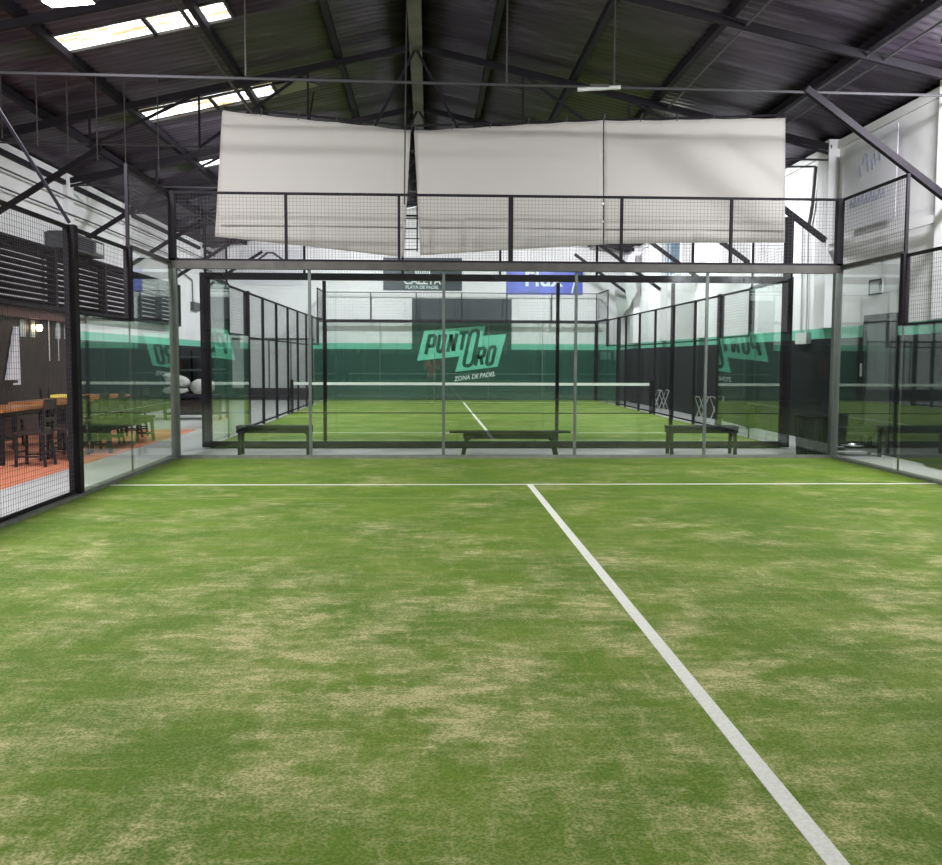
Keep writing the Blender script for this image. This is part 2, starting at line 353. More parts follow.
# ------------------------------------------------------------------ court enclosures
def wires(m, o, u, v, W, H, s=.052, r=.0013):
    o = Vector(o); u = Vector(u); v = Vector(v); nx = int(W/s); ny = int(H/s)
    for i in range(nx+1):
        p = o+u*(i*W/nx); m.bar(p, p+v*H, r*2, cap=False)
    for j in range(ny+1):
        p = o+v*(j*H/ny); m.bar(p, p+u*W, r*2, cap=False)
def back_wall(y, label, near):
    t = empty('glass_wall', (0, y, 0), label, 'glass wall')
    post = SILVER if near or y > 20 else BLACK
    for k in range(5):
        x = -5+2*k
        MB().box(x+.008, x+1.992, -.006, .006, .06, HG-.02).build('glass_pane', GLASS, t)
    for k in range(1, 5):
        x = -5+2*k; w_ = .022 if near else (.03 if y < 20 else .009)
        if y == Y2 and k == 2: x += .04; w_ = .02
        MB().box(x-w_, x+w_, .012, .05, 0, HG-.06).build('post', post, t)
    if near:
        for s in (-1, 1):
            MB().box(s*5.0-.055, s*5.0+.055, -.05, .06, 0, HG-.06).build('corner_post', SILVER, t)
            MB().box(s*5.0-.05, s*5.0+.05, -.05, .06, HG+.055, HT).build('corner_post', BLACK, t)
        b = MB().box(-5.06, 5.06, -.05, .07, HG-.06, HG+.055).build('top_beam', GREYST, t)
        MB().box(-5.06, 5.06, -.05, .05, HG+.055, HG+.085).build('mesh_frame', BLACK, t)
        MB().box(-5.0, 5.0, -.02, .02, HT-.035, HT).build('top_rail', BLACK, t)
        for k in range(1, 6):
            x = -5+k*10/6; w_ = .035 if k == 3 else .02
            MB().box(x-w_, x+w_, -.03, .03, HG+.085, HT-.035).build('mesh_post', BLACK, t)
        m = MB(); wires(m, (-5, 0, HG+.09), (1,0,0), (0,0,1), 10, HT-HG-.12); m.build('wire_mesh', WIRE, t)
    else:
        front = y < 20
        W = .075 if front else .06
        for s in (-1, 1): MB().box(s*5.0-W, s*5.0+W, -.07, .07, 0, HG+.06).build('corner_post', BLACK, t)
        if front: MB().box(4.93, 5.06, -.06, .06, HG+.06, HT+.02).build('corner_post', BLACK, t)
        MB().box(-5.0-W, 5.0+W, -.06, .06, HG-.05, HG+.06).build('top_beam', BLACK, t)
        if front: MB().box(-5.0, 5.0, -.05, .05, 0, .10).build('bottom_beam', BLACK, t)
        for k in range(0, 7):
            x = -5+k*10/6; MB().box(x-.02, x+.02, .02, .06, HG+.06, HT).build('mesh_post', BLACK, t)
        MB().box(-5.0, 5.0, .02, .06, HT-.03, HT).build('top_rail', BLACK if front else WIRE, t)
        m = MB(); wires(m, (-5, .04, HG+.07), (1,0,0), (0,0,1), 10, HT-HG-.1, .1 if not front else   .052, .0016); m.build('wire_mesh', WIRE, t)
    return t
back_wall(YB, 'glass back wall of the near court with silver posts and black mesh on top', True)
back_wall(Y2, 'black-framed glass wall at the front of the far court', False)
back_wall(Y3, 'glass wall at the far end of the far court, before the mural', False)

def side_wall(s, ya, yb, end_glass, label, near):
    """fence along x = 5*s from ya to yb; end_glass: ends carrying stepped glass (+1 = at yb, -1 = at ya)"""
    x = 5.0*s; t = empty('court_side_fence', (x, ya, 0), label, 'court fence')
    Ln = yb-ya; lo = 0.0; hi = Ln
    o_ = s*.045
    for e in end_glass:
        a0, a1, a2 = (Ln, Ln-2, Ln-4) if e > 0 else (0, 2, 4)
        q = sorted((a0, a1)); MB().box(-.006, .006, q[0]+.03, q[1]-.005, .05, HG-.01).build('glass_pane', GLASS, t)
        q2 = sorted((a1, a2)); MB().box(-.006, .006, q2[0]+.005, q2[1]-.005, .05, 1.98).build('glass_pane', GLASS, t)
        MB().box(o_-.03, o_+.03, q[0], q[1], HG-.01, HG+.06).build('glass_rail', GREYST if near else BLACK, t)
        MB().box(o_-.02, o_+.02, q2[0], q2[1], 1.97, 2.01).build('glass_rail', BLACK, t)
        m = MB(); wires(m, (o_, q[0], HG+.07), (0,1,0), (0,0,1), 2, HT-HG-.09); m.build('wire_mesh', WIRE, t)
        m = MB(); wires(m, (o_, q2[0], 2.02), (0,1,0), (0,0,1), 2, HG-2.02); m.build('wire_mesh', WIRE, t)
        MB().box(o_-.018, o_+.018, q[0], q[1], HT-.035, HT).build('top_rail', BLACK, t)
        MB().box(o_-.018, o_+.018, q2[0], q2[1], HG-.02, HG+.02).build('top_rail', BLACK, t)
        MB().box(o_-.045, o_+.045, a1-.05, a1+.05, 1.98, HG+.03).build('post', BLACK, t)
        MB().box(o_-.02, o_+.02, a1-.02, a1+.02, HG+.03, HT).build('post', BLACK, t)
        MB().box(o_-.010, o_+.010, a1-.010, a1+.010, 0, 1.98).build('post', GREYST if near else BLACK, t)
        MB().box(o_-.06, o_+.06, a2-.06, a2+.06, 0, HG+.03).build('post', BLACK, t)
        if e > 0: hi = Ln-4
        else: lo = 4
    # mesh run
    m = MB(); wires(m, (o_, lo, .06), (0,1,0), (0,0,1), hi-lo, HG-.08, .052 if near else .065); m.build('wire_mesh', WIRE, t)
    MB().box(o_-.018, o_+.018, lo, hi, HG-.02, HG+.02).build('top_rail', BLACK, t)
    MB().box(o_-.018, o_+.018, lo, hi, .05, .085).build('bottom_rail', BLACK, t)
    if not near: MB().box(o_-.015, o_+.015, lo, hi, 1.94, 1.975).build('middle_rail', BLACK, t)
    k = lo
    pts = []
    y = hi-2 if near else lo+2
    while (y > lo+.5 if near else y < hi-.5):
        MB().box(o_-.03, o_+.03, y-.03, y+.03, 0, HG).build('post', BLACK, t); y += -2 if near else 2
    return t
lf = side_wall(-1, YB-20, YB, (1,), 'left side fence of the near court, mesh stepping up to glass', True)
side_wall(1, YB-20, YB, (1,), 'right side fence of the near court, mesh stepping up to glass', True)
side_wall(-1, Y2, Y3, (-1, 1), 'left side fence of the far court, glass and black posts', False)
side_wall(1, Y2, Y3, (-1, 1), 'right side fence of the far court, glass and black posts', False)
tag(MB().bar((-5.05, 10.04, 2.95), (-6.8, 10.1, roof_z(-6.8)-.1), .03).build('stay_rod', DARK), 'slanting grey stay rod from the left fence post up to the roof', 'stay rod')
tag(MB().bar((-4.65, 12.7, roof_z(-4.65)-.1), (-4.0, 15.1, 5.36), .04).build('stay_rod', GREYST), 'slanting grey stay rod above the left end of the canvas', 'stay rod')

# net of the far court
YNET = 26.1
t = empty('tennis_style_net', (0, YNET, 0), 'black net with white tape across the far court', 'net'); t.name = 'court_net'
for s in (-1, 1): MB().box(s*4.95-.04, s*4.95+.04, -.04, .04, .0, .95).build('net_post', BLACK, t)
MB().box(-4.9, 4.9, -.012, .012, .80, .875).build('white_tape', NETT, t)
m = MB(); wires(m, (-4.9, 0, .05), (1,0,0), (0,0,1), 9.8, .75, .05, .0018); m.build('net_mesh', WIRE, t)
MB().box(-4.9, 4.9, -.012, .012, .022, .05).build('bottom_cord', BLACK, t)

# ------------------------------------------------------------------ canvas sheets
def canvas(tl, tr, br, bl, name, label, hooks):
    L0 = Vector(((tl[0]+tr[0])/2, 15.2, bl[1])); t = None
    nx, nz = 40, 24; m = MB()
    for j in range(nz+1):
        for i in range(nx+1):
            u = i/nx; v = j/nz
            x = (tl[0]*(1-u)+tr[0]*u)*(1-v) + (bl[0]*(1-u)+br[0]*u)*v
            z = (tl[1]*(1-u)+tr[1]*u)*(1-v) + (bl[1]*(1-u)+br[1]*u)*v
            y = .02*math.sin(u*6+v*2)+.006*math.sin(u*19+v*9)*v
            z -= .012*math.sin(PI*((u*hooks) % 1))*(1-v)**6
            m.v.append((x-L0.x, y, z-L0.z))
    for j in range(nz):
        for i in range(nx):
            a = j*(nx+1)+i; m.f.append((a, a+1, a+nx+2, a+nx+1)); m.m.append(0)
    o = m.build(name, CANVAS, None, smooth=True); o.location = L0; tag(o, label, 'canvas sheet', 'canvas sheets hung above the benches')
    s = o.modifiers.new('t', 'SOLIDIFY'); s.thickness = .004
    zt = 3.63
    h = MB(); h.tube([(min(bl[0],tl[0])*.5+max(bl[0],tl[0])*.5-L0.x+(.03), -.03, zt-L0.z), (br[0]-L0.x-.02, -.03, zt-L0.z)], .011, 6); h.build('hem_cord', mat('hem_grey', (.40,.37,.36), .8), o)
    for k in range(hooks+1):
        u = k/hooks; x = tl[0]*(1-u)+tr[0]*u; z = tl[1]*(1-u)+tr[1]*u
        h = MB().tube([(x-L0.x, 0, z-.03-L0.z), (x+.03-L0.x, 0, z+.10-L0.z)], .007, 5).build('tie', WIRE, o)
canvas((-4.48,5.42), (-1.51,5.15), (-1.62,3.15), (-4.63,3.45), 'canvas_sheet', 'left of the three off-white canvas sheets, its top edge sloping down to the middle', 5)
canvas((-1.46,5.15), (1.57,5.35), (1.60,3.38), (-1.36,3.18), 'canvas_sheet', 'middle of the three off-white canvas sheets, over the dark and blue banners', 5)
canvas((1.585,5.35), (4.54,5.43), (4.60,3.44), (1.62,3.39), 'canvas_sheet', 'right of the three off-white canvas sheets, with squared right corner', 5)
MBc = MB().bar((-4.5,15.3,5.49), (-1.5,15.3,5.24), .03).bar((-1.5,15.3,5.24), (4.6,15.3,5.50), .03)
tag(MBc.build('support_cable', BLACK), 'dark bar above the three canvas sheets that carries them', 'support bar')
lad = empty('rope_ladder', (-1.5, 15.3, 3.0), 'narrow black ladder-like frame hanging in the gap between two canvas sheets', 'ladder')
for x in (-.13, .09): MB().bar((x,0,.25), (x,0,2.2), .02).build('side_rail', BLACK, lad)
for z in (.28, .62, 1.0, 1.5): MB().bar((-.13,0,z), (.09,0,z), .02).build('rung', BLACK, lad)

# ------------------------------------------------------------------ mural, banners and lettering
# mural panel on the far wall; zx, zy run along the panel's own face (origin at its top left corner, metres)
PX0, PZ0, SC = -1.83, 3.76, .0371/8.564
def mp(zx, zy): return (PX0 + (zx-60)*SC, PZ0 - (zy+103)*SC)   # board units to wall metres
mural = empty('logo_mural', (0, YF, 0), 'large dark board with mint PUNTO ORO logo on the far wall', 'mural')
m = MB(); m.box(PX0, 1.88, -.03, 0, 2.98, PZ0, 0); m.box(PX0, 1.88, -.03, 0, .02, 2.98, 1); m.build('board', [CHAR, WGREEN], mural)
pl_ = [mp(*p) for p in ((165,172),(693,128),(672,213),(872,197),(797,478),(432,524),(468,390),(103,430))]
MB().prism(pl_, 'y', -.036, -.031).build('mint_field', MINT2, mural)
def stroke(m, pts, w, closed=False):
    """mitred ribbon along pts in board units"""
    n = len(pts); L_ = []; R_ = []
    for i in range(n):
        if closed: a, b = Vector(pts[i-1]), Vector(pts[(i+1) % n])
        else: a, b = Vector(pts[max(i-1,0)]), Vector(pts[min(i+1,n-1)])
        p = Vector(pts[i])
        if closed or 0 < i < n-1:
            d1 = (p-a).normalized(); d2 = (b-p).normalized(); n1 = Vector((-d1.y,d1.x)); n2 = Vector((-d2.y,d2.x)); nn = (n1+n2).normalized(); q = w/2/max(.5, nn.dot(n1))
        else:
            d = (b-a).normalized(); nn = Vector((-d.y,d.x)); q = w/2
        L_.append(p+nn*q); R_.append(p-nn*q)
    for i in range(n if closed else n-1):
        j = (i+1) % n; quad = [mp(*v) for v in (L_[i], L_[j], R_[j], R_[i])]
        m.prism(quad, 'y', -.040, -.0365)
    return m
def skew(x, y): return (x - .22*(y-300)*1.0, y)
LT = {}
W = 30
letters = [
 ('p', [[(178,375),(212,218),(248,214),(260,228),(250,290),(238,303),(196,307)]], False),
 ('u', [[(302,205),(280,325),(284,345),(298,352),(316,345),(324,325),(348,203)]], False),
 ('n', [[(366,352),(398,203)], [(398,203),(414,345)], [(414,345),(446,195)]], False),
 ('t', [[(468,190),(548,182)], [(508,190),(482,336)]], False),
 ('o', [[(590,172),(616,168),(630,180),(628,215),(582,440),(568,460),(545,472),(518,470),(508,455),(512,420),(560,200),(572,182)]], True),
 ('r', [[(604,470),(638,325),(676,320),(688,334),(680,378),(666,392),(622,396)], [(650,394),(664,462)]], False),
 ('o', [[(738,314),(765,308),(776,322),(752,440),(740,454),(712,458),(702,444),(724,330)]], True)]
for ch, sts, cl in letters:
    m = MB()
    for st in sts: stroke(m, st, W, cl)
    m.build('letter_'+ch, LET, mural)
def text(s, size, x, z, y, parent, m_, rot=0, shear=0, name='lettering', ex=.002, width=1.0, align='CENTER', rotz=0, bold=0):
    cu = bpy.data.curves.new(name, 'FONT'); cu.body = s; cu.size = size; cu.extrude = ex; cu.align_x = align; cu.shear = shear; cu.offset = bold
    tmp = bpy.data.objects.new(name, cu); C.objects.link(tmp)
    dg = bpy.context.evaluated_depsgraph_get(); me = bpy.data.meshes.new_from_object(tmp.evaluated_get(dg)); bpy.data.objects.remove(tmp)
    o = bpy.data.objects.new(name, me); C.objects.link(o); me.materials.clear(); me.materials.append(m_)
    M = Matrix.Translation((x, y, z)) @ Matrix.Rotation(rotz, 4, 'Z') @ Matrix.Rotation(-rot, 4, 'Y') @ Matrix.Rotation(PI/2, 4, 'X') @ Matrix.Diagonal((width, 1, 1, 1))
    me.transform(M); o.parent = parent; return o
a = mp(412, 606); b = mp(790, 556)
text('ZONA DE PADEL', .235, (a[0]+b[0])/2, (a[1]+b[1])/2, -.034, mural, LETW, rot=math.atan2(b[1]-a[1], b[0]-a[0]), shear=.3, width=.86, bold=.006)

bn = empty('dark_banner', (-1.43, YF-.02, 4.05), 'charcoal CALETA banner high on the far wall, left of the blue banner', 'banner')
MB().box(-1.46, 1.45, -.015, .005, 0, 1.2).build('sheet', CHAR, bn)
for k in range(7):   # crown of slanted bars above the name
    x = -.24+.08*k; MB().prism([(x-.025,.60),(x+.02,.60),(x+.025+.03*(k-3)/3,.80),(x-.02+.03*(k-3)/3,.80)], 'y', -.02, -.0155).build('emblem_bar', LETW, bn)
text('CALETA', .36, -.02, .235, -.018, bn, LETW, width=1.05, bold=.008)
text('PLAYA DE PADEL', .17, -.02, .06, -.018, bn, mat('grey_lettering', (.55,.65,.62), .6), width=.95, bold=.005)
bb = empty('blue_banner', (3.05, YF-.02, 3.93), 'blue Flux banner high on the far wall above the glass', 'banner')
MB().box(-1.37, 1.48, -.015, .005, 0, 1.2).build('sheet', CANVAS_BLUE, bb)
text('Flux', .78, 0, .32, -.018, bb, LETW, width=1.08, bold=.018)
MB().prism([(1.05,.05),(1.1,.05),(1.28,.9),(1.24,.9)], 'y', -.02, -.0155).build('white_flash', LETW, bb)
for x0, x1, z0, z1, lb in ((5.22,5.62,1.52,1.82,'wide pale notice on the dark far wall by the right corner'), (5.74,5.95,1.50,1.86,'narrow pale notice on the dark far wall, next to the corner')):
    o = MB().box(x0, x1, YF-.02, YF-.002, z0, z1).build('wall_notice', mat('faded_notice', (.20,.32,.28), .6)); tag(o, lb, 'notice')
# white sign with small dark lettering on the far wall, upper left
sg = empty('white_sign', (-7.0, YF-.02, 4.2), 'white sheet with dark peak emblem on the far wall, upper left', 'sign')
MB().box(-1.1, 1.2, -.012, .005, 0, 1.3).build('sheet', SHEET, sg)
MB().prism([(-.75,.75),(-.65,.75),(-.1,1.15),(.05,1.15),(.65,.75),(.75,.75),(.1,1.22),(-.15,1.22)], 'y', -.02, -.013).build('peak_emblem', GREYB, sg)
text('PUNTO ORO', .17, 0, .22, -.016, sg, GREYB, width=1.2)
# pale panel low on the far wall, left of the far court
pn = empty('roller_shutter', (-6.95, YF-.02, 0), 'pale grey roller shutter on the far wall, left of the mural', 'shutter')
MB().box(-1.5, 1.5, -.05, -.0, .43, 2.2).build('panel', WHITE_OFF, pn)
MB().box(-1.5, 1.5, -.07, -.0, 2.2, 2.27).build('top_rail', DARK, pn)
MB().box(-1.5, 1.5, -.06, -.0, .02, .43).build('base_panel', DARK, pn)
for x in (-.95, -.15, .1, .65): MB().box(x-.025, x+.025, -.075, -.051, .43, 2.2).build('mullion', GREYB, pn)

# ------------------------------------------------------------------ right wall things
dr = empty('door_1', (XR, 15.08, 0), 'dark door in the right wall behind the side glass', 'door'); dr['kind'] = 'structure'
MB().box(-.03, -.001, -.47, .47, 0, 2.2).build('door_leaf', GREYB, dr)
f = MB(); f.box(-.06, -.001, -.55, -.47, 0, 2.28); f.box(-.06, -.001, .47, .55, 0, 2.28); f.box(-.06, -.001, -.47, .47, 2.2, 2.28); f.build('door_frame', BLACK, dr)
o = MB().box(XR-.03, XR-.001, 15.68, 15.78, 1.25, 1.47).build('wall_switch', PALE); tag(o, 'small white switch plate on the black right wall beside the door', 'switch')
sq = empty('square_frame', (XR, 15.27, 2.62), 'small square black-edged box high on the white right wall', 'box')
MB().box(-.05, -.001, -.19, .19, 0, .22).build('box_face', WHITE_OFF, sq)
f = MB(); f.box(-.06,-.03,-.21,-.18,-.02,.24); f.box(-.06,-.03,.18,.21,-.02,.24); f.box(-.06,-.03,-.18,.18,.21,.24); f.box(-.06,-.03,-.18,.18,-.02,.01); f.build('rim', GREYB, sq)
jb = empty('junction_box', (XR, 18.3, 1.84), 'pale junction box with two conduits on the right wall above the black paint', 'junction box')
MB().box(-.10, -.001, -.28, .28, 0, .22).build('housing', PALE, jb)
for y in (-.12, .16): MB().tube([(-.04, y, .22), (-.04, y, 1.0), (-.04, y+.05, 2.4)], .02).build('conduit', WHITE_OFF, jb)
ban = empty('white_banner', (XR-.14, 15.4, 3.75), 'white banner with faint grey emblem on the right wall behind the steel brace', 'banner')
MB().box(-.01, .0, -.95, 1.0, 0, 1.45).build('sheet', SHEET, ban)
def squig(m, pts, r=.012): m.tube([(-.015, y, z) for y, z in pts], r, 5)
m = MB(); squig(m, [(-.25,.95),(-.2,1.15),(-.12,1.05),(-.15,.9)]); squig(m, [(.0,.9),(.05,1.12),(.14,1.2),(.2,1.05)]); squig(m, [(-.4,1.0),(-.35,1.2)]); squig(m, [(.28,.85),(.33,1.05)]); m.build('emblem', MARK, ban)
m = MB()
for k in range(9): y = -.6+.15*k; squig(m, [(y, .38), (y+.04, .52+.03*(k % 2)), (y+.09, .40)], .009)
m.build('script', MARK, ban)
tr = MB().box(XR-.16, XR-.12, 13.2, 16.95, 3.50, 3.62).build('cable_trunking', WHITE); tag(tr, 'white cable trunking along the right wall under the white banner', 'trunking')
pp = MB().tube([(XR-.06, 17.9, 5.2), (XR-.06, 18.0, 4.5), (XR-.06, 18.15, 4.1)], .035).build('drain_pipe', GREYB); tag(pp, 'short dark crooked pipe at the top of the right wall beside the canvas', 'pipe')
pp = MB().tube([(XR-.06, 17.9, 5.2), (XR-.9, 18.4, 5.28)], .02).build('pipe_arm', GREYB, pp)
o = MB().tube([(XR-.16, 16.95, 5.4), (XR-.16, 17.5, 3.3)], .018).build('hanging_cable', GREYB); tag(o, 'thin dark cable slanting down the white right pilaster', 'cable')
wn = empty('window_1', (XR, 29.2, 4.1), 'blue window high on the right wall of the far court', 'window'); wn['kind'] = 'structure'
MB().box(-.02, -.001, -1.25, 1.25, 0, 1.05).build('pane', BLUEG, wn)
f = MB(); f.box(-.05,-.001,-1.33,-1.25,-.06,1.1); f.box(-.05,-.001,1.25,1.33,-.06,1.1); f.box(-.05,-.001,-1.25,1.25,1.05,1.1); f.box(-.05,-.001,-1.25,1.25,-.06,0); f.box(-.05,-.021,-.03,.03,0,1.05); f.build('window_frame', WHITE, wn)
# torn drape beyond
m = MB(); nx = 16
dr_ = [(33.0,5.3,3.9),(33.5,5.15,3.3),(34.3,5.3,3.4),(35.0,5.1,2.9),(35.4,5.2,2.6)]
for (y, zt, zb), dx in zip(dr_, (.25,.45,.3,.5,.3)): m.v += [(XR-dx, y, zt), (XR-dx-.1, y, (zt+zb)/2), (XR-dx+.05, y, zb)]
for i in range(len(dr_)-1):
    for j in range(2): m.f.append((i*3+j, i*3+3+j, i*3+4+j, i*3+1+j)); m.m.append((i+j) % 2)
o = m.build('torn_drape', [SHEET, WHITE_OFF]); s = o.modifiers.new('t','SOLIDIFY'); s.thickness = .006; tag(o, 'torn white drape hanging high in the far right corner', 'drape')

# ------------------------------------------------------------------ left wall things
lv = empty('louvre_screen', (XL+.22, 12.0, 2.5), 'long dark slatted louvre screen on the left wall above the bar', 'louvre screen')
NS = 10
for k in range(NS):
    z = .06 + k*1.16/NS
    m = MB(); m.prism([(-.06, z), (.05, z+.055), (.05, z+.075), (-.06, z+.02)], 'y', 0, 17.7); m.build('slat', BLACK, lv)
for y in (0, 1.6, 4.8, 7.75, 10.8, 13.6, 15.6, 17.7):
    MB().box(-.10, .07, y-.06, y+.06, 0, 1.23).build('upright', BLACK, lv)
MB().box(-.12, .08, 0, 17.7, -.02, .05).build('bottom_rail', BLACK, lv); MB().box(-.12, .08, 0, 17.7, 1.19, 1.24).build('top_rail', BLACK, lv)
ac = empty('air_conditioner', (XL+.05, 21.2, 3.76), 'dark grey boxy air unit sitting on top of the louvre screen', 'air conditioner')
MB().box(0, .45, -1.3, .9, 0, .36).build('casing', AC, ac, bevel=.02)
MB().box(.451, .46, .35, .8, .08, .30).build('label_plate', PALE, ac)
m = MB()
for k in range(6): m.box(.451, .465, -1.1, .2, .05+k*.045, .07+k*.045)
m.build('grille', DARK, ac)
eb = empty('electrical_box', (XL+.0, 32.6, 3.1), 'small pale electrical box on the white left wall above the sacks', 'electrical box')
MB().box(0, .12, -.45, .45, 0, .28).build('housing', GREYB, eb); MB().tube([(.05,-.3,.28),(.05,-.35,1.0),(.05,-3.0,1.3)], .02, 6).build('conduit', GREYB, eb)
for z, lb in ((4.95,'upper of the two dark cables along the white left wall'), (4.6,'lower of the two dark cables along the white left wall')):
    o = MB().tube([(XL+.13, YN, z), (XL+.13, 14, z-.02), (XL+.13, 23, z+.02), (XL+.13, YF, z)], .018, 6).build('wall_cable', WIRE); tag(o, lb, 'cable', 'cables on the left wall')
# bar front: lit slits, white cloth, warm lamp
for k, (ya, yb) in enumerate(((18.55,18.8),(19.05,19.25),(20.35,20.6),(20.85,21.1))):
    o = MB().box(XL-.001, XL+.02, ya, yb, 1.92, 2.25).build('slit_window', mat('pale_slit_glass', (.4,.45,.44), .3)); tag(o, ('first','second','third','fourth')[k]+' narrow pale slit window from the left in the brown bar wall', 'window', 'slit windows in the bar wall')
lp = empty('wall_lamp', (XL+.02, 19.15, 2.05), 'small warm glowing lamp on the brown bar wall', 'lamp')
MB().lathe([(.0,.13),(.05,.12),(.065,.06),(.05,.0),(.0,-.01)], .06, .17, 12).build('bulb', mat('warm_bulb', (1,.75,.4), .4, emit=14), lp, smooth=True)
MB().bar((-.02,.17,.14), (.06,.17,.14), .03).build('bracket', BLACK, lp)
o = MB().prism([(17.75,1.0),(18.35,1.0),(18.33,2.1),(18.22,2.1)], 'x', XL+.02, XL+.08).build('folded_parasol', SHEET); tag(o, 'tall white folded cloth wedge against the brown bar wall', 'folded cloth')
fs = MB().box(XL-.0, XL+.16, 11, 21.8, 2.28, 2.46).build('fascia_board', mat('reddish_wood', (.10,.045,.035), .5, var=.25, vscale=3)); tag(fs, 'reddish brown board running under the louvre screen', 'fascia board')
for y in (19.75, 20.25):
    o = MB().tube([(XL+.1, y, 2.3), (XL+.1, y, 1.45)], .012, 6).build('hanging_rod', PALE); tag(o, 'thin pale rod hanging down the brown bar wall, '+('left' if y < 20 else 'right')+' of the two', 'rod', 'rods on the bar wall')
o = MB().box(XL+.0, XL+.25, 13.0, 17.6, 0, 1.05).box(XL+.0, XL+.30, 12.9, 17.7, 1.05, 1.10).build('bar_counter', BROWN); tag(o, 'dark brown bar counter against the left wall behind the tables', 'counter')

# tables and chairs on the orange floor
def make_table(label, L_=1.6):
    t = empty('dining_table', (0,0,0), label, 'table', 'wooden tables on the orange floor')
    MB().box(-.42, .42, -L_/2, L_/2, .74, .785).build('tabletop', WOOD, t, bevel=.006)
    MB().box(-.36, .36, -L_/2+.08, L_/2-.08, .66, .74).build('apron', BROWN, t)
    for sx in (-1, 1):
        for sy in (-1, 1): MB().box(sx*.36-.03, sx*.36+.03, sy*(L_/2-.09)-.03, sy*(L_/2-.09)+.03, 0, .70).build('leg', BLACK, t)
    return t
def make_chair(label):
    t = empty('dining_chair', (0,0,0), label, 'chair', 'dark chairs around the wooden tables')
    MB().box(-.21, .21, -.21, .21, .445, .48).build('seat', BROWN, t, bevel=.008)
    for sx in (-1, 1):
        MB().bar((sx*.18, .18, 0), (sx*.18, .17, .445), .035).build('leg', BLACK, t)
        MB().bar((sx*.18, -.22, 0), (sx*.18, -.17, .445), .035).build('leg', BLACK, t)
        MB().bar((sx*.18, -.18, .445), (sx*.18, -.24, .93), .032).build('back_post', BLACK, t)
    MB().box(-.2, .2, -.255, -.225, .80, .93).build('backrest', BROWN, t)
    MB().box(-.18, .18, -.225, -.205, .62, .68).build('back_slat', BROWN, t)
    m = MB(); m.bar((-.18,.175,.2), (.18,.175,.2), .022); m.bar((-.18,-.2,.2), (.18,-.2,.2), .022); m.bar((-.18,.18,.14), (-.18,-.2,.14), .022); m.bar((.18,.18,.14), (.18,-.2,.14), .022)
    m.build('stretcher', BLACK, t)
    return t
tb = make_table('orange-brown wooden table nearest the camera on the orange floor'); tb.location = (-7.55, 13.9, .004)
tb2 = copy_tree(tb); tb2.location = (-7.65, 16.3, .004); tb2['label'] = 'orange-brown wooden table, second from the camera, behind the fence mesh'
tb3 = copy_tree(tb); tb3.location = (-7.7, 18.6, .004); tb3['label'] = 'orange-brown wooden table farthest back, near the brown bar wall'
ch0 = make_chair('')
spots = [(-6.75,13.2,PI/2,'nearest dark chair, on the court side of the nearest table'), (-6.72,13.95,PI/2+.1,'dark chair on the court side of the nearest table, middle one'), (-6.78,14.6,PI/2-.15,'dark chair on the court side of the nearest table, far one'),
         (-8.28,13.3,-PI/2,'dark chair on the wall side of the nearest table, near one'), (-8.28,14.3,-PI/2,'dark chair on the wall side of the nearest table, far one'),
         (-7.6,12.75,0,'dark chair at the near end of the nearest table'),
         (-6.85,15.8,PI/2,'dark chair on the court side of the second table, near one'), (-6.85,16.7,PI/2+.1,'dark chair on the court side of the second table, far one'), (-8.42,16.3,-PI/2,'dark chair on the wall side of the second table'),
         (-6.9,18.3,PI/2,'dark chair on the court side of the farthest table'), (-8.45,18.6,-PI/2,'dark chair on the wall side of the farthest table')]
for i, (x, y, r, lb) in enumerate(spots):
    c = ch0 if i == 0 else copy_tree(ch0); c.location = (x, y, .004); c.rotation_euler.z = r; c['label'] = lb
tag(MB().box(-6.72, -6.44, 13.74, 14.14, .936, .975).build('yellow_cloth', YEL), 'folded yellow cloth lying on a dark chair back by the fence', 'cloth')
def simple_bench(name, L_, W_, H_, loc, rz, label, splay=0, lower=False, m_=BENCH, wide=0):
    t = empty(name, loc, label, 'bench', None, rz)
    MB().box(-L_/2-wide, L_/2+wide, -W_/2, W_/2, H_-(.022 if wide else .045), H_).build('seat', m_, t, bevel=.005)
    MB().box(-L_/2, L_/2, -W_/2+.04, -W_/2+.07, H_-.115, H_-.045).box(-L_/2, L_/2, W_/2-.07, W_/2-.04, H_-.115, H_-.045).build('apron', m_, t)
    for sx in (-1, 1):
        for sy in (-1, 1):
            x0 = sx*(L_/2-.05)
            MB().bar((x0-sx*.02*bool(splay), sy*(W_/2-.06), H_-.05), (x0+sx*splay, sy*(W_/2-.03), 0), .05, .05, up=(0,1,0)).build('leg', m_, t)
        if not splay: MB().box(sx*(L_/2-.05)-.02, sx*(L_/2-.05)+.02, -W_/2+.06, W_/2-.06, .12, .16).build('cross_bar', m_, t)
        m = MB(); x1 = sx*(L_/2-.05); m.bar((x1-sx*.0, 0, H_-.16), (x1-sx*.14, 0, H_-.06), .03); m.build('brace', m_, t)
    if lower: MB().box(-L_/2+.05, L_/2-.05, -W_/2+.05, W_/2-.05, .10, .125).build('lower_shelf', m_, t)
    return t
simple_bench('bench', 1.18, .34, .47, (-3.68, 15.0, -.02), 0, 'black backless bench on the left, between the two courts')
simple_bench('bench', 1.46, .32, .41, (.05, 14.6, -.02), 0, 'black bench with splayed legs in the middle, between the two courts', splay=.06, wide=.22)
simple_bench('bench', 1.14, .34, .47, (3.22, 15.0, -.02), 0, 'black backless bench on the right, between the two courts')
simple_bench('bench', 2.5, .36, .47, (-6.42, 16.2, .004), PI/2, 'long dark bench on the orange floor seen through the left glass')
bench_r = simple_bench('bench', .84, .42, .47, (5.62, 14.75, -.02), 0, 'low black bench with a shelf beside the right wall', lower=True)
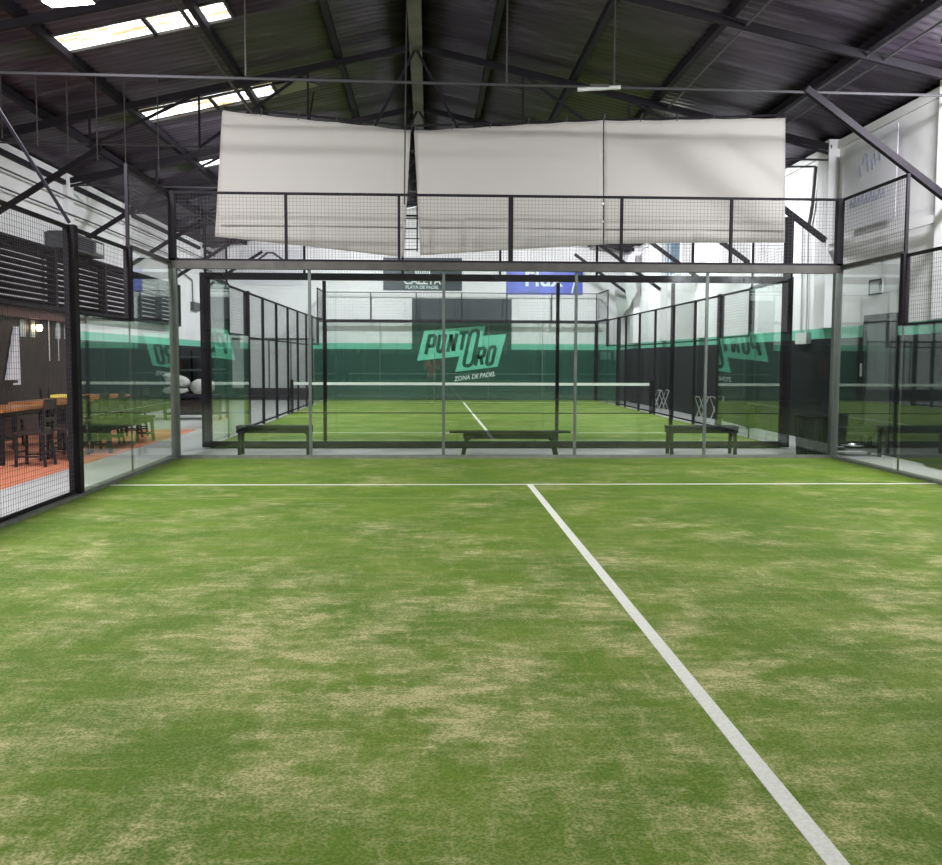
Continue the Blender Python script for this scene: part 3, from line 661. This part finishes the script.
o = MB().tube([(5.35,14.66,.165),(5.5,14.66,.165),(5.53,14.66,.165),(5.85,14.64,.165)], [.022,.022,.045,.045], 12).build('metal_bottle', CHROME, smooth=True); tag(o, 'shiny metal bottle lying on the shelf of the low right bench', 'bottle')

# black mesh bin
bi = empty('waste_bin', (4.86, 14.5, -.02), 'black waste bin standing outside the right end of the back glass', 'bin')
m = MB(); m.lathe([(.0,.0),(.22,.0),(.225,.02),(.265,.66),(.255,.66),(.215,.03),(0,.03)], 0, 0, 28); m.build('body', BENCH, bi, smooth=True)
m = MB(); m.lathe([(.245,.645),(.282,.65),(.282,.685),(.245,.685),(.245,.645)], 0, 0, 28); m.build('rim', DARK, bi, smooth=True)
m = MB()
for k in range(20): t_ = 2*PI*k/20; m.bar((.229*math.cos(t_), .229*math.sin(t_), .03), (.268*math.cos(t_), .268*math.sin(t_), .645), .01)
m.build('rib', DARK, bi)

# folding stands with crossed legs beyond, on the right of the far court
def stand(loc, label):
    t = empty('folding_stand', loc, label, 'folding stand', 'pale folding stands beside the far court')
    for y in (-.2, .2):
        for s in (-1, 1): MB().tube([(s*.12, y, .0), (-s*.11, y, .66)], .012, 6).build('leg', PALE, t)
    for s in (-1, 1): MB().tube([(s*.11,-.2,.66), (s*.11,.2,.66)], .012, 6).build('rail', PALE, t)
    MB().box(-.11,.11,-.2,.2,.64,.655).build('top', DARK, t)
    return t
s0 = stand((5.32, 22.4, -.02), 'pale folding stand with crossed legs, beside the far court on the right, nearer pair left')
for x, y, lb in ((5.66,22.3,'pale folding stand with crossed legs against the black right wall, nearer pair right'), (5.25,26.9,'pale folding stand with crossed legs near the net post of the far court'), (5.6,27.3,'pale folding stand with crossed legs farthest back along the right wall')):
    c = copy_tree(s0); c.location = (x, y, -.02); c['label'] = lb
# work table with sacks, shelving
wt = empty('work_table', (-7.1, 24.3, -.02), 'dark work table carrying pale sacks, beyond the left glass', 'table')
MB().box(-.75, .75, -.5, .5, .56, .62).build('tabletop', DARK, wt); MB().box(-.68, .68, -.42, .42, .12, .16).build('lower_shelf', DARK, wt)
for sx in (-1,1):
    for sy in (-1,1): MB().box(sx*.68-.035, sx*.68+.035, sy*.43-.035, sy*.43+.035, 0, .56).build('leg', BLACK, wt)
o = MB().box(-.55, .5, -.3, .3, .17, .48).build('crate', BROWN); o.location = (-7.1, 24.3, -.02); tag(o, 'dark crate on the lower shelf of the work table', 'crate')
def sack(loc, sx, sy, sz, rot, label):
    m = MB(); nu, nv = 22, 12
    for j in range(nv+1):
        for i in range(nu):
            th = PI*j/nv; ph = 2*PI*i/nu
            f_ = lambda c, e: math.copysign(abs(c)**e, c)
            x = f_(math.sin(th), .6)*f_(math.cos(ph), .7); y = f_(math.sin(th), .6)*f_(math.sin(ph), .7); z = f_(math.cos(th), .8)
            k = 1+.07*math.sin(5*ph+3*th)+.04*math.sin(9*ph-5*th); m.v.append((x*sx*k, y*sy*k, z*sz*(1+.05*math.sin(7*ph)) if z > 0 else z*sz))
    for j in range(nv):
        for i in range(nu): m.f.append((j*nu+i, (j+1)*nu+i, (j+1)*nu+(i+1)%nu, j*nu+(i+1)%nu)); m.m.append(0)
    o = m.build('sack', SACK, smooth=True); o.location = loc; o.rotation_euler = rot; return tag(o, label, 'sack', 'pale sacks on the work table')
sack((-6.86, 23.98, .80), .29, .27, .19, (0,0,.2), 'rounded pale sack at the right end of the work table')
sack((-7.5, 24.0, .97), .32, .22, .13, (0,.3,0), 'slumped pale sack leaning at the left end of the work table')
sack((-7.55, 24.05, .70), .30, .22, .10, (0,0,.1), 'flat grey sack lying under the slumped one')
sh = empty('shelving_rack', (-8.55, 31.5, -.02), 'dark shelving rack against the left wall behind the sacks', 'shelf')
for z in (.1, .62, 1.14, 1.55): MB().box(-.4, .4, -1.6, 1.6, z, z+.05).build('shelf_board', GREYB, sh)
for y in (-1.6, 0, 1.6):
    for x in (-.38, .38): MB().box(x-.03, x+.03, y-.03, y+.03, 0, 1.8).build('upright', BLACK, sh)

# ------------------------------------------------------------------ lamps
BAT = empty('tube_lamp', (1.05, 12.65, 5.13), 'short white tube lamp fixed under the nearest roof tie', 'lamp')
MB().tube([(-.28,0,0), (.30,0,.04)], .028, 10).build('tube', PALE, BAT); MB().box(-.12,.14,-.03,.03,.03,.07).build('bracket', GREYST, BAT)
cabs = [(-.18,12.7,5.22,'thin hanger cable just right of the ridge'), (1.27,12.7,5.2,'thin hanger cable beside the short tube lamp'), (-3.65,12.7,5.25,'thin hanger cable left of the ridge')]
for x, y, z, lb in cabs:
    o = MB().tube([(x,y,z), (x,y,roof_z(x))], .014, 6).build('hanger_cable', GREYST); tag(o, lb, 'cable', 'hanger cables of the nearest truss')
for k, x in enumerate((-7.6, -7.2, -6.85, -6.5, -6.15, -5.7)):
    o = MB().tube([(x,14.5+.3*k,roof_z(x)), (x,14.5+.3*k,roof_z(x)-1.0-.12*k)], .010, 6).build('drop_cable', GREYST); tag(o, 'thin grey drop cable, number '+('one','two','three','four','five','six')[k]+' from the left, hanging near the left wall', 'cable', 'drop cables by the left wall')
o = MB().tube([(XM-.12,15.0,roof_z(XM)-.1), (XM-.16,15.0,3.95)], .012, 6).build('hanger_cable', GREYST); tag(o, 'thin cable dropping from the ridge into the gap between two canvas sheets', 'cable')

def flood(x, y, z, label, watts, aim=(0,0)):
    t = empty('floodlight', (x, y, z), label, 'floodlight', 'floodlights under the roof')
    MB().box(-.26, .26, -.18, .18, .012, .09).build('housing', GREYST, t, bevel=.01)
    MB().box(-.24, .24, -.16, .16, .0, .011).build('lens', LAMPF, t)
    MB().bar((0,0,.09), (0,0,roof_z(x)-z+.05), .03).build('bracket', BLACK, t)
    ld = bpy.data.lights.new('flood', 'AREA'); ld.shape = 'RECTANGLE'; ld.size = .48; ld.size_y = .32; ld.energy = watts; ld.color = (.93,.96,1); ld.spread = PI
    lo = bpy.data.objects.new('flood_light', ld); C.objects.link(lo); lo.location = (0,0,-.012); lo.parent = t
    t.rotation_euler = (aim[0], aim[1], 0)
WT = 285
flood(-5.3, 10.9, 5.52, 'glaring white floodlight under the roof at the top left', WT, (.15, -.1))
flood(5.15, 10.9, 5.25, 'floodlight under the roof just right of the view', WT, (.5, -.15))
for x, y in ((-5.3,5.2), (5.15,5.2), (-5.3,-.5), (5.15,-.5)):
    flood(x, y, 5.4, f'floodlight over the near court, {"left" if x < 0 else "right"} side, {"middle" if y > 2 else "behind the camera"}', WT, (.75, (.1 if x > 0 else -.1)))
for x, y in ((-3.6,18.8), (3.6,18.8), (-3.6,24.8), (3.6,24.8), (-3.3,30.5), (3.3,30.5)):
    flood(x, y, 5.75, f'floodlight over the far court, {"left" if x < 0 else "right"} side, {"front" if y < 20 else "middle" if y < 27 else "back"}', WT*1.25, (.55, (.25 if x > 0 else -.25)*-1))

# ------------------------------------------------------------------ the photographer, seen only as a faint reflection in the back glass
def skinned(name, pts, edges, radii, m_, parent, root=0, sub=2):
    me = bpy.data.meshes.new(name); me.from_pydata(pts, edges, []); me.materials.append(m_)
    o = bpy.data.objects.new(name, me); C.objects.link(o); o.parent = parent
    s = o.modifiers.new('skin', 'SKIN'); sv = me.skin_vertices[0].data
    for i, r in enumerate(radii): sv[i].radius = (r, r) if not isinstance(r, tuple) else r
    sv[root].use_root = True
    u = o.modifiers.new('sub', 'SUBSURF'); u.levels = sub; u.render_levels = sub; s.use_smooth_shade = True
    return o
pe = empty('person', (-1.12, -1.05, .02), 'person in a red shirt and dark trousers holding up a phone', 'person')
P_ = [(0,0,.95),(0,0,1.12),(0,0,1.30),(0,0,1.42),(0,.01,1.50),(0,.03,1.58),(0,.03,1.68),
      (-.17,0,1.40),(-.22,.10,1.16),(-.10,.33,1.33),(.17,0,1.40),(.22,.10,1.16),(.10,.33,1.33),
      (-.09,0,.88),(-.10,.02,.48),(-.10,-.01,.08),(-.10,.10,.03),(.09,0,.88),(.11,.02,.48),(.12,-.01,.08),(.12,.10,.03)]
E_ = [(0,1),(1,2),(2,3),(3,4),(4,5),(5,6),(3,7),(7,8),(8,9),(3,10),(10,11),(11,12),(0,13),(13,14),(14,15),(15,16),(0,17),(17,18),(18,19),(19,20)]
R_ = [(.14,.10),(.13,.095),(.15,.10),(.10,.08),.05,.085,.075,.06,.042,.028,.06,.042,.028,.09,.055,.04,.035,.09,.055,.04,.035]
skinned('body', P_, E_, R_, SKIN, pe)
Q_ = [(0,0,.93),(0,0,1.12),(0,0,1.30),(0,0,1.41),(-.17,0,1.40),(-.215,.06,1.25),(.17,0,1.40),(.215,.06,1.25)]
skinned('t_shirt', Q_, [(0,1),(1,2),(2,3),(3,4),(4,5),(3,6),(6,7)], [(.165,.125),(.15,.115),(.17,.12),(.11,.09),.078,.062,.078,.062], RED, pe)
Q_ = [(0,0,.96),(-.09,0,.86),(-.10,.02,.48),(-.10,-.01,.10),(.09,0,.86),(.11,.02,.48),(.12,-.01,.10)]
skinned('trousers', Q_, [(0,1),(1,2),(2,3),(0,4),(4,5),(5,6)], [(.16,.12),.105,.072,.06,.105,.072,.06], TROUS, pe)
skinned('hair', [(0,-.01,1.66),(0,-.0,1.72)], [(0,1)], [.088,.07], HAIR, pe)
for s in (-1, 1):   # hands with five fingers round the phone
    pts = [(s*.10,.33,1.33),(s*.085,.37,1.37)]; ed = [(0,1)]; rd = [.024,.03]
    for k in range(4):
        b0 = len(pts); z = 1.35+.022*k; pts += [(s*.07,.395,z+.01),(s*.045,.405,z+.012),(s*.03,.395,z+.012)]; ed += [(1,b0),(b0,b0+1),(b0+1,b0+2)]; rd += [.010,.009,.008]
    b0 = len(pts); pts += [(s*.075,.355,1.40),(s*.05,.35,1.415)]; ed += [(1,b0),(b0,b0+1)]; rd += [.011,.009]
    skinned('hand', pts, ed, rd, SKIN, pe, sub=1)
tag(MB().box(-1.12-.04, -1.12+.04, -.685, -.675, 1.36, 1.51).build('phone', BLACK), 'black phone held up by the person in the red shirt', 'phone')

# ------------------------------------------------------------------ world, camera, view
wd = bpy.data.worlds.new('sky'); bpy.context.scene.world = wd; wd.use_nodes = True
bg = wd.node_tree.nodes['Background']; bg.inputs[0].default_value = (.86,.93,1,1); bg.inputs[1].default_value = 5.0

cd = bpy.data.cameras.new('camera'); co = bpy.data.objects.new('camera', cd); C.objects.link(co); bpy.context.scene.camera = co
cd.sensor_fit = 'HORIZONTAL'; cd.sensor_width = 36; cd.lens = 971.1/942*36; cd.clip_start = .05; cd.clip_end = 200
yaw, pitch, roll = .0444, .0753, .0038
fw = Vector((math.sin(yaw)*math.cos(pitch), math.cos(yaw)*math.cos(pitch), -math.sin(pitch)))
rt = Vector((math.cos(yaw), -math.sin(yaw), 0)); up = rt.cross(fw)
rt2 = rt*math.cos(roll) + up*math.sin(roll); up2 = -rt*math.sin(roll) + up*math.cos(roll)
M = Matrix((rt2, up2, -fw)).transposed().to_4x4(); M.translation = (-1.2345, -.6165, 1.5159); co.matrix_world = M

sc = bpy.context.scene
sc.view_settings.view_transform = 'Standard'; sc.view_settings.look = 'None'; sc.view_settings.gamma = 1; sc.view_settings.exposure = 0
sc.view_settings.use_curve_mapping = False
sc.cycles.transparent_max_bounces = 40; sc.cycles.max_bounces = 8; sc.cycles.glossy_bounces = 4; sc.cycles.caustics_reflective = False
